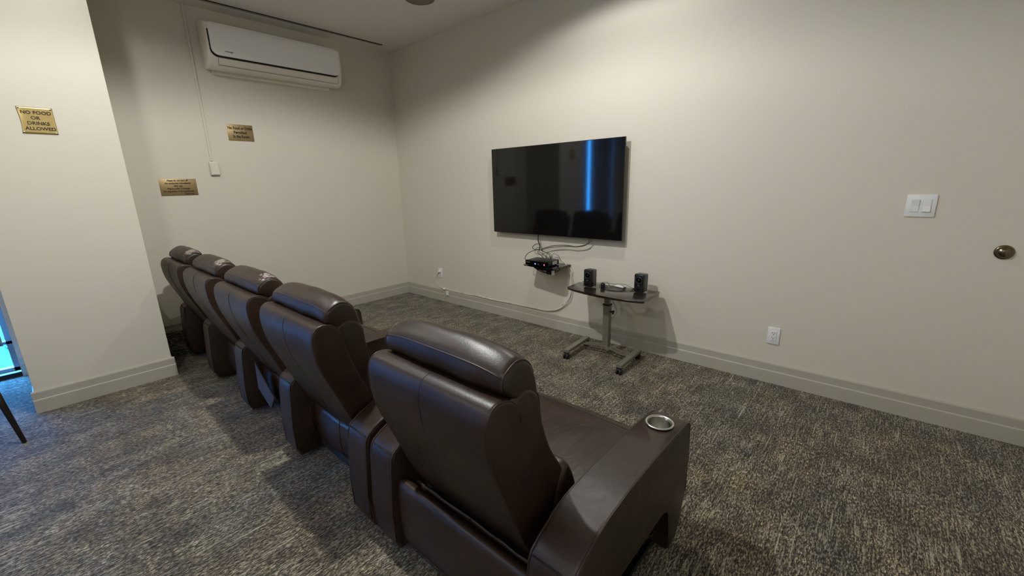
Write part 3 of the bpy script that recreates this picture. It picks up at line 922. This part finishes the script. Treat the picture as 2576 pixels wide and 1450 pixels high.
for k in range(N_):
    bm.faces.new((F[k][0], K_[k][0], K_[k + 1][0], F[k + 1][0])); bm.faces.new((F[k][N_], F[k + 1][N_], K_[k + 1][N_], K_[k][N_]))
    bm.faces.new((F[0][k], F[0][k + 1], K_[0][k + 1], K_[0][k])); bm.faces.new((F[N_][k], K_[N_][k], K_[N_][k + 1], F[N_][k + 1]))
link('plate', bm, 'brass', s1, smooth=True)
for i, (s, zz, yy) in enumerate((('NO FOOD', .045, .002), ('OR', .014, -.006), ('DRINKS', -.017, .002), ('ALLOWED', -.048, .006))):
    text_mesh('lettering', s, .0265, 'ink', s1, FACE_X(.0062, yy, zz), bold=.0005, squeeze=1.04)
for (yy, zz) in ((-.068, .070), (.068, .070), (-.068, -.070), (.068, -.070)):
    b_ = bmesh.new(); lathe(b_, [(.0055, 0), (.0055, .0045), (.004, .007), (0, .008)], (.003, yy, zz), axis=0, seg=14)
    sc_ = link('screw', b_, 'steel', s1, smooth=True)

s2 = root('brass_sign', (0, -1.728, 1.932), 'small dull brass sign below the air conditioner reading No Food or Drink Permitted', 'sign')
smooth_by_angle(link('plate', B(0, .003, -.110, .108, -.074, .074, bevel=.001), 'brass_dull', s2))
for i, (s, zz, yy) in enumerate((('No Food or Drink', .040, -.002), ('Permitted', .002, -.004), ('in the Room', -.034, 0))):
    text_mesh('lettering', s, .034, 'ink', s2, FACE_X(.0034, yy, zz), bold=.0016, squeeze=.80)
s3 = root('brass_sign', (0, -2.293, 1.440), 'dull brass sign lowest on the left wall with six lines of small print', 'sign')
smooth_by_angle(link('plate', B(0, .003, -.132, .135, -.072, .072, bevel=.001), 'brass_dull', s3))
for i, s in enumerate(('Please do not turn off', 'the equipment immediately', 'after use.', 'Please notify Concierge', 'for inspection of the equipment.', 'Thank you.')):
    text_mesh('lettering', s, .0195, 'ink', s3, FACE_X(.0034, .07 if i == 5 else 0, .057 - i * .0228), bold=.0008, squeeze=.86)

# ------------------------------------------------------------------ television
tv = root('television', (2.437, 0, 1.328), 'large black flat-screen television mounted on the wall', 'television')
hw_, hh_ = .716, .404
link('rear_cover', B(-.50, .50, -.045, -.012, -.30, .25, bevel=.012), 'black_plastic', tv)
link('rear_shell', B(-hw_ + .01, hw_ - .01, -.062, -.040, -hh_ + .01, hh_ - .01, bevel=.006), 'black_plastic', tv)
link('bezel', B(-hw_, hw_, -.075, -.060, -hh_, hh_, bevel=.002), 'bezel', tv)
link('screen', B(-hw_ + .003, hw_ - .003, -.0785, -.074, -hh_ + .007, hh_ - .004, bevel=.001), 'screen', tv)
link('wall_bracket', B(-.20, .20, -.014, -.0005, -.15, .15), 'black_metal', tv)

# ------------------------------------------------------------------ cables
def cable(pts, r, m, label, grp=None, sides=6, n=5, cat='cable', name='cable'):
    b_ = bmesh.new(); tube(b_, crom(pts, n, closed=False), r, sides)
    o = link(name, b_, m, smooth=True)
    return tag(o, label, cat, grp)
Y = lambda pts, y: [(x, y, z) for x, z in pts]
w1 = [(0.709, 0.372), (0.648, 0.328), (0.626, 0.275), (0.648, 0.212), (0.700, 0.165), (0.774, 0.158), (0.86, 0.156), (1.118, 0.154), (1.35, 0.158), (1.512, 0.163), (1.686, 0.155), (1.876, 0.157), (2.038, 0.157), (2.217, 0.163), (2.34, 0.168), (2.45, 0.194), (2.549, 0.263), (2.607, 0.34), (2.628, 0.413), (2.634, 0.476), (2.626, 0.531), (2.615, 0.578), (2.590, 0.615), (2.56, .648)]
c1 = cable(Y(w1, -.010), .0042, 'white_wire', 'white power cable plugged into the left outlet and clipped above the baseboard', 'white cables along the wall')
w2 = [(1.30, .166), (1.60, .158), (1.90, .166), (2.225, 0.168), (2.347, 0.172), (2.473, 0.203), (2.57, 0.272), (2.628, 0.34), (2.645, 0.417), (2.652, 0.498), (2.636, 0.564), (2.642, 0.600), (2.605, 0.645)]
cable(Y(w2, -.017), .0035, 'white_wire', 'thinner white cable hanging in a loop below the wall shelf', 'white cables along the wall')
cable(Y([(.700, .335), (.690, .28), (.69, .22), (.705, .168), (.80, .1555), (1.0, .1545)], -.005), .0028, 'white_wire', 'thin white wire hanging straight down from the left outlet plug', 'white cables along the wall')
for i, (x, z) in enumerate(((1.101, .154), (1.5, .163), (1.867, .157), (2.21, .164), (2.542, .258))):
    b_ = bmesh.new(); tube(b_, [(x, 0, z + .009), (x, -.018, z + .009), (x, -.0235, z), (x, -.018, z - .008)], .0018, 5)
    tag(link('cable_clip', b_, 'ink_grey'), 'small grey clip on the white cable, ' + ['nearest the left outlet', 'second from the left outlet', 'third from the left outlet', 'fourth, where the cable leaves the baseboard', 'on the rising loop under the shelf'][i], 'clip', 'cable clips')
ad = root('inline_adapter', (.842, -.02, .115), 'small white adapter box hanging on the baseboard under the left outlet', 'adapter')
link('adapter_body', B(-.021, .021, -.012, .0, -.026, .026, bevel=.003), 'white_plastic', ad)
b_ = bmesh.new(); lathe(b_, [(.011, -.022), (.013, 0), (.010, .020)], (-.075, .006, .043), axis=0, seg=12); link('coupler', b_, 'white_plastic', ad, smooth=True)
cable([(2.273, -.04, .935), (2.282, -.06, .875), (2.300, -.06, .83), (2.306, -.065, .80), (2.303, -.075, .775)], .0055, 'black_wire', 'thick black cable bundle dropping from the television', 'black cables between television and shelf')
cable([(2.309, -.065, .784), (2.262, -.06, .778), (2.222, -.055, .781), (2.205, -.05, .794), (2.217, -.045, .812), (2.247, -.045, .829), (2.287, -.055, .834), (2.305, -.06, .815), (2.306, -.065, .79)], .003, 'black_wire', 'black cable forming the small loop left of the bundle', 'black cables between television and shelf')
cable(Y([(2.309, .782), (2.346, .799), (2.399, .815), (2.442, .828), (2.512, .839), (2.58, .844), (2.638, .845), (2.699, .842), (2.759, .853), (2.809, .869), (2.833, .89), (2.84, .93)], -.055), .0035, 'grey_wire', 'grey cable running right from the bundle up behind the television', 'black cables between television and shelf')
cable(Y([(2.306, .775), (2.365, .796), (2.428, .812), (2.498, .823), (2.58, .833), (2.634, .838), (2.7, .838), (2.79, .857), (2.85, .90), (2.86, .93)], -.045), .003, 'grey_wire', 'second grey cable just below the one running right from the bundle', 'black cables between television and shelf')
BZ = .712
cable([(2.303, -.075, .778), (2.30, -.11, .785), (2.265, -.15, .772), (2.232, -.17, .745), (2.215, -.18, .705), (2.24, -.18, BZ - .018)], .0028, 'black_wire', 'black cable arching left over the receiver box', 'black cables between television and shelf')
cable([(2.296, -.083, .770), (2.306, -.09, .755), (2.315, -.04, .715), (2.33, -.03, .69)], .0028, 'black_wire', 'black cable dropping behind the receiver on the left of the split', 'black cables between television and shelf')
cable([(2.308, -.085, .770), (2.33, -.08, .755), (2.36, -.04, .72), (2.37, -.03, .69)], .0028, 'black_wire', 'black cable dropping behind the receiver right of the split', 'black cables between television and shelf')
cable([(2.320, -.078, .781), (2.35, -.07, .772), (2.40, -.05, .745), (2.41, -.03, .70)], .0028, 'black_wire', 'black cable arching right behind the receiver', 'black cables between television and shelf')
cable([(2.36, -.04, .70), (2.375, -.045, .745), (2.40, -.05, .758), (2.42, -.04, .74), (2.415, -.03, .70)], .0022, 'black_wire', 'thin black wire curled behind the receiver', 'black cables between television and shelf')
cable([(2.42, -.04, .70), (2.445, -.045, .748), (2.475, -.045, .752), (2.51, -.04, .73), (2.52, -.03, .69)], .0020, 'black_wire', 'thinnest dark wire arching at the right rear of the receiver', 'black cables between television and shelf')
cable([(2.53, -.03, .70), (2.565, -.035, .69), (2.585, -.04, .668), (2.60, -.03, .652), (2.615, -.02, .60)], .003, 'white_wire', 'short white cable behind the right end of the receiver', 'white cables along the wall')

# shelf with receiver
sh = root('wall_shelf', (2.43, 0, .665), 'small dark glass wall shelf under the television holding the receiver', 'shelf')
bm = prism([(-.19, -.005), (.19, -.005), (.19, -.02), (.185, -.27), (.16, -.29), (-.165, -.255), (-.19, -.235)], 2, -.010, -.003)
link('shelf_board', bm, 'black_gloss', sh)
link('bracket', B(-.09, -.06, -.20, 0, -.035, -.010, bevel=.003), 'black_metal', sh)
link('bracket', B(.06, .09, -.20, 0, -.035, -.010, bevel=.003), 'black_metal', sh)
bx = root('receiver_box', (2.405, -.155, .662), 'black receiver box with blue and red indicator lights on the wall shelf', 'receiver', rz=math.radians(4))
smooth_by_angle(link('case', B(-.125, .125, -.09, .09, .006, .048, bevel=.003), 'black_plastic', bx))
link('faceplate', B(-.1255, .1255, -.096, -.089, .005, .049, bevel=.002), 'black_gloss', bx)
link('blue_light', B(-.022, -.010, -.0968, -.0958, .016, .028), 'led_blue', bx, label='blue indicator light')
link('red_light', B(.078, .084, -.0968, -.0958, .014, .026), 'led_red', bx, label='red indicator light')
link('sticker', B(.1250, .1262, -.02, .05, .014, .042), 'white_plastic', bx, label='white printed sticker')
b_ = bmesh.new()
for z_, l_ in ((.036, .058), (.031, .05), (.026, .054), (.021, .03)): box(b_, .1262, .1265, -.013, -.013 + l_, z_ - .0012, z_ + .0012)
link('sticker_print', b_, 'ink_grey', bx)
b_ = bmesh.new(); box(b_, -.115, -.075, -.0966, -.0960, .030, .034); box(b_, .012, .022, -.0966, -.0960, .018, .024); link('front_marking', b_, 'ink_grey', bx)
for xx in (-.1, .1):
    for yy in (-.07, .07):
        b_ = bmesh.new(); cyl(b_, (xx, yy, 0), (xx, yy, .007), .008, 10); link('foot', b_, 'rubber', bx)
# power brick and tangled leads below the shelf
pb = root('power_strip', (2.43, -.13, .612), 'black power strip and wall warts strapped under the wall shelf', 'power strip')
link('strip_body', B(-.10, .10, -.025, .025, -.006, .018, bevel=.004), 'black_plastic', pb)
link('power_adapter', B(.03, .085, -.045, .010, -.03, .018, bevel=.005), 'black_plastic', pb)
link('white_plug', B(.095, .115, -.05, -.025, -.032, .012, bevel=.003), 'white_plastic', pb, label='white plug')
for pts in ([(2.30, -.17, .655), (2.31, -.17, .637), (2.34, -.18, .625), (2.39, -.185, .607), (2.44, -.19, .598), (2.49, -.18, .60), (2.54, -.16, .605), (2.57, -.13, .62), (2.56, -.10, .64), (2.52, -.09, .645)],
            [(2.36, -.16, .650), (2.38, -.165, .618), (2.42, -.175, .606), (2.47, -.17, .592), (2.51, -.165, .60), (2.50, -.15, .635)]):
    link('lead', tube(bmesh.new(), crom([(x - 2.43, y + .13, z - .612) for x, y, z in pts], 5, closed=False), .004, 6), 'black_wire', pb, smooth=True)

# ------------------------------------------------------------------ electrical plates and door bumper
def outlet(x, z, label, plug=False):
    r = root('power_outlet', (x, 0, z), label, 'outlet', 'white power outlets')
    smooth_by_angle(link('cover_plate', B(-.0365, .0365, -.007, 0, -.060, .060, bevel=.003), 'white_plastic', r))
    f = link('receptacle', B(-.0165, .0165, -.0095, -.006, -.034, .034, bevel=.0015), 'white_plastic', r)
    b_ = bmesh.new()
    for zz in (.018, -.015):
        if plug and zz > 0: continue
        box(b_, -.0082, -.0058, -.0099, -.0090, zz, zz + .008); box(b_, .0058, .0082, -.0099, -.0090, zz + .001, zz + .007)
        lathe(b_, [(.0028, -.0099), (.0028, -.0090)], (0, 0, zz - .007), axis=1, seg=10)
    link('slots', b_, 'dark_gap', f)
    return r
outlet(3.0535 * 1.4, .2456 * 1.4, 'white duplex power outlet on the wall right of the small table')
o2 = outlet(.709, .350, 'white power outlet on the wall near the room corner with a plug in it', plug=True)
b_ = bmesh.new(); lathe(b_, [(.016, -.0095), (.018, -.022), (.012, -.034), (.005, -.042)], (0, 0, .022), axis=1, seg=18); 
pg = link('power_plug', b_, 'white_plastic', smooth=True, loc=(.709, 0, .350)); tag(pg, 'white plug pushed into the outlet near the room corner', 'plug')
sw = root('light_switch', (3.478 * 1.4, 0, .8785 * 1.4), 'white double light switch plate on the right part of the wall', 'light switch')
smooth_by_angle(link('cover_plate', B(-.060, .060, -.007, 0, -.060, .060, bevel=.003), 'white_plastic', sw))
for xx, tl in ((-.0235, 1), (.0235, -1)):
    link('rocker_frame', B(xx - .0175, xx + .0175, -.0085, -.006, -.0345, .0345, bevel=.001), 'cream_plastic', sw)
    bm = prism([(-.0085, -.032), (-.0085 - (.0055 if tl < 0 else .001), -.031), (-.0095, 0), (-.0085 - (.0055 if tl > 0 else .001), .031), (-.0085, .032)], 0, xx - .0155, xx + .0155)
    link('rocker', bm, 'white_plastic', sw)
db = root('door_bumper', (3.720 * 1.4, 0, .7175 * 1.4), 'round bronze door bumper on the wall at the right edge of the picture', 'door stop')
b_ = bmesh.new(); lathe(b_, [(.036, 0), (.036, -.004), (.033, -.008), (.028, -.010), (.0265, -.0095)], (0, 0, 0), axis=1, seg=40); link('rose', b_, 'bronze', db, smooth=True)
b_ = bmesh.new(); lathe(b_, [(.0262, -.006), (.0255, -.014), (.022, -.019), (.0195, -.0195), (.0185, -.0205), (.013, -.0235), (.005, -.0245), (0, -.0245)], (0, 0, 0), axis=1, seg=40); k_ = link('knob', b_, 'bronze', db, smooth=True)
b_ = bmesh.new(); lathe(b_, [(.0022, -.0242), (.0022, -.0252), (0, -.0252)], (.0, 0, -.003), axis=1, seg=10); link('keyhole', b_, 'dark_gap', k_)

# ------------------------------------------------------------------ laptop table
tb = root('rolling_table', (3.155, -.262, 0), 'small dark wood laptop table on a grey steel wheeled base', 'table', rz=math.radians(0))
TZ = .550
top = [(-.325, -.105), (-.315, -.118), (-.20, -.150), (-.05, -.176), (.10, -.184), (.24, -.172), (.335, -.135), (.345, -.118), (.348, .10), (.335, .185), (.325, .195), (-.33, .105), (-.345, .095)]
top = [(-.335, -.095), (-.320, -.112), (-.23, -.140), (-.12, -.163), (0, -.178), (.12, -.183), (.25, -.172), (.345, -.145), (.355, -.130), (.345, .125), (.335, .195), (.322, .203), (-.345, .125), (-.357, .110)]
smooth_by_angle(link('tabletop', prism(top, 2, TZ - .018, TZ, bevel=.004, seg=2), 'table_wood', tb), 35)
link('mounting_plate', B(-.09, .07, -.07, .07, TZ - .026, TZ - .018, bevel=.002), 'black_metal', tb)
link('inner_column', B(-.030, .012, -.018, .018, .40, TZ - .026, bevel=.003), 'grey_metal', tb)
link('outer_column', B(-.036, .018, -.023, .023, .065, .435, bevel=.003), 'grey_metal', tb)
link('collar', B(-.039, .021, -.026, .026, .425, .440, bevel=.002), 'black_plastic', tb)
b_ = bmesh.new()
cyl(b_, (.018, 0, .375), (.040, 0, .375), .006, 10)
for k in range(3):
    a = k * 2 * PI / 3 + .5
    lathe(b_, [(.008, .036), (.009, .042), (.008, .048)], (0, .011 * math.cos(a), .375 + .011 * math.sin(a)), axis=0, seg=12)
lathe(b_, [(.010, .034), (.011, .049)], (0, 0, .375), axis=0, seg=14)
link('height_knob', b_, 'black_plastic', tb, smooth=True)
for sx, x0, x1 in ((-1, -.215, -.190), (1, .255, .262)):
    # foot bars run front to back
    f0 = Vector((x0, -.285, 0)); f1 = Vector((x0 - .030 if sx < 0 else x0 - .02, .09, 0))
    d = (f1 - f0).normalized(); s_ = Vector((-d.y, d.x, 0)) * .0225
    b_ = bmesh.new()
    lo = [b_.verts.new(p + Vector((0, 0, .052))) for p in (f0 - s_, f0 + s_, f1 + s_, f1 - s_)]
    hi = [b_.verts.new(p + Vector((0, 0, .078))) for p in (f0 - s_, f0 + s_, f1 + s_, f1 - s_)]
    b_.faces.new(lo); b_.faces.new(hi)
    for q in range(4): b_.faces.new((lo[q], lo[(q + 1) % 4], hi[(q + 1) % 4], hi[q]))
    bmesh.ops.bevel(b_, geom=b_.edges[:], offset=.003, segments=2, affect='EDGES', profile=.5)
    ft = link('foot_bar', b_, 'grey_metal', tb)
    for pp in (f0 + d * .012, f1 - d * .012):
        link('end_cap', B(pp.x - .022, pp.x + .022, pp.y - .012, pp.y + .012, .044, .054, bevel=.002), 'black_plastic', ft)
        b_ = bmesh.new()
        cyl(b_, (pp.x, pp.y, .036), (pp.x, pp.y, .060), .007, 10)
        for off in (-.013, .013):
            lathe(b_, [(.004, -.008), (.0185, -.008), (.0215, -.004), (.0215, .004), (.0185, .008), (.004, .008)], (pp.x + off, pp.y - .008, .0215), axis=0, seg=20)
        lathe(b_, [(.010, -.018), (.014, 0), (.010, .018)], (pp.x, pp.y - .004, .034), axis=0, seg=14)
        link('caster', b_, 'rubber', tb, smooth=True)
# wavy cross brace of two steel straps
for yo in (-.020, .020):
    b_ = bmesh.new()
    xs = [-.21 + k * .46 / 30 for k in range(31)]
    path = [(x, yo - .02 + .012 * math.sin((x + .2) * 13), .068 + .010 * math.cos(x * 14)) for x in xs]
    A = [[b_.verts.new((x, y + a, z + c)) for a, c in ((-.010, -.003), (.010, -.003), (.010, .003), (-.010, .003))] for x, y, z in path]
    for p_, q_ in zip(A, A[1:]):
        for k in range(4): b_.faces.new((p_[k], p_[(k + 1) % 4], q_[(k + 1) % 4], q_[k]))
    b_.faces.new(A[0]); b_.faces.new(A[-1])
    link('cross_brace', b_, 'grey_metal', tb)

# speakers
def speaker(x, y, rz, label):
    r = root('desktop_speaker', (x, y, TZ), label, 'speaker', 'small desktop speakers', rz=rz)
    w, d, h = .039, .038, .145
    prf = [(-w, .0), (w, 0), (w, h), (-w, h)]
    bm = bmesh.new(); box(bm, -w, w, -d + .004, d, .004, h, bevel=.010, seg=4)
    smooth_by_angle(link('cabinet', bm, 'speaker_grey', r), 50)
    bm = bmesh.new(); box(bm, -w - .001, w + .001, -d - .006, -d + .034, .001, h + .001, bevel=.011, seg=4)
    fr = smooth_by_angle(link('front_face', bm, 'black_plastic', r), 50)
    b_ = bmesh.new(); lathe(b_, [(.0285, -d - .0060), (.0280, -d - .0080), (.0255, -d - .0085), (.0240, -d - .0065)], (0, 0, .098), axis=1, seg=36); link('driver_ring', b_, 'ring', r, smooth=True)
    b_ = bmesh.new(); lathe(b_, [(.0242, -d - .0066), (.016, -d - .0062), (.0095, -d - .0061), (.0085, -d - .0090), (.005, -d - .0115), (0, -d - .0122)], (0, 0, .098), axis=1, seg=36); link('driver_cone', b_, 'black_gloss', r, smooth=True)
    b_ = bmesh.new(); lathe(b_, [(.0235, -d - .0064), (.0235, -d - .0066), (.020, -d - .0066), (.020, -d - .0064)], (0, 0, .098), axis=1, seg=36); link('surround', b_, 'cone', r, smooth=True)
    link('brand_mark', B(-.004, .004, -d - .0066, -d - .0055, .053, .060), 'ink_grey', r)
    bm = bmesh.new(); box(bm, -.020, .020, -d - .0068, -d - .0050, .016, .030, bevel=.004, seg=3); link('bass_port', bm, 'black_gloss', r)
    return r
speaker(2.958, -.222, math.radians(-4), 'small black desktop speaker on the left side of the rolling table')
speaker(3.372, -.150, math.radians(-4), 'small black desktop speaker on the right side of the rolling table')
pk = root('volume_control', (3.062, -.195, TZ), 'small round black volume control beside the left speaker on the table', 'volume control')
b_ = bmesh.new(); lathe(b_, [(.017, 0), (.019, .003), (.019, .026), (.016, .030)], (0, 0, 0), seg=24); link('body', b_, 'black_plastic', pk, smooth=False)
b_ = bmesh.new(); lathe(b_, [(.015, .030), (.015, .034), (.013, .036), (0, .036)], (0, 0, 0), seg=24); link('dial', b_, 'black_gloss', pk, smooth=True)
wb = root('white_cable_adapter', (3.175, -.105, TZ), 'flat white adapter lying among wires in the middle of the table', 'adapter', rz=math.radians(-10))
link('case', B(-.042, .042, -.022, .022, .0, .011, bevel=.003), 'white_plastic', wb)
link('label_plate', B(-.03, .03, -.014, .014, .011, .0115), 'cream_plastic', wb)
cz = TZ + .003
cable([(2.850, -.10, cz), (2.835, -.135, cz), (2.85, -.16, cz + .01), (2.885, -.13, cz + .012), (2.86, -.085, cz), (2.93, -.075, cz), (2.95, -.15, cz + .02)], .0017, 'grey_wire', 'thin grey wire curled at the left rear of the table', 'speaker wires on the table')
cable([(2.965, -.165, cz + .02), (2.99, -.11, cz), (3.03, -.06, cz), (3.10, -.055, cz), (3.15, -.075, cz + .013), (3.20, -.07, cz + .013), (3.26, -.085, cz), (3.32, -.09, cz), (3.36, -.10, cz + .01)], .0018, 'grey_wire', 'thin grey wire running from the left speaker across the table to the right speaker', 'speaker wires on the table')
cable([(3.075, -.185, cz), (3.12, -.215, cz), (3.16, -.235, cz), (3.215, -.215, cz), (3.235, -.165, cz), (3.215, -.12, cz + .01), (3.18, -.10, cz + .011)], .0016, 'black_wire', 'thin black wire looping from the volume control to the white adapter', 'speaker wires on the table')
cable([(3.08, -.20, cz), (3.10, -.24, cz), (3.17, -.255, cz), (3.24, -.225, cz), (3.30, -.15, cz), (3.345, -.12, cz + .01)], .0016, 'black_wire', 'thin black wire in the wider loop towards the right speaker', 'speaker wires on the table')
cable([(2.965, -.09, cz), (3.0, -.035, cz), (3.02, -.015, cz - .02), (3.05, -.012, .42), (3.10, -.012, .30), (3.04, -.014, .22), (2.96, -.014, .20)], .0018, 'grey_wire', 'thin grey wire hanging down behind the table', 'speaker wires on the table')

# ------------------------------------------------------------------ dark chair just outside the left edge (one leg in view)
ch = root('side_chair', (1.15, -3.957, 0), 'dark wooden side chair mostly outside the left edge, one tapered leg in view', 'chair', rz=math.radians(45))
def leg(x0, y0, x1, y1, z1):
    b_ = bmesh.new(); tube(b_, [(x0, y0, 0.0), (x0 * .98 + x1 * .02, y0 * .98 + y1 * .02, .012), ((x0 + x1) / 2, (y0 + y1) / 2, z1 / 2), (x1, y1, z1)], [.009, .0105, .0145, .019], 14)
    return link('leg', b_, 'chair_wood', ch, smooth=True)
leg(.33, .33, .293, .293, .44)
leg(-.23, .23, -.20, .20, .44)
leg(.23, -.23, .20, -.20, .44)
leg(-.24, -.24, -.20, -.20, .44)
smooth_by_angle(link('seat', B(-.24, .32, -.24, .32, .43, .49, bevel=.02, seg=3), 'black_cloth', ch), 40)
smooth_by_angle(link('backrest', prism([(-.21, .50), (-.24, .50), (-.30, .86), (-.27, .86)], 0, -.21, .21, bevel=.008), 'black_cloth', ch), 40)
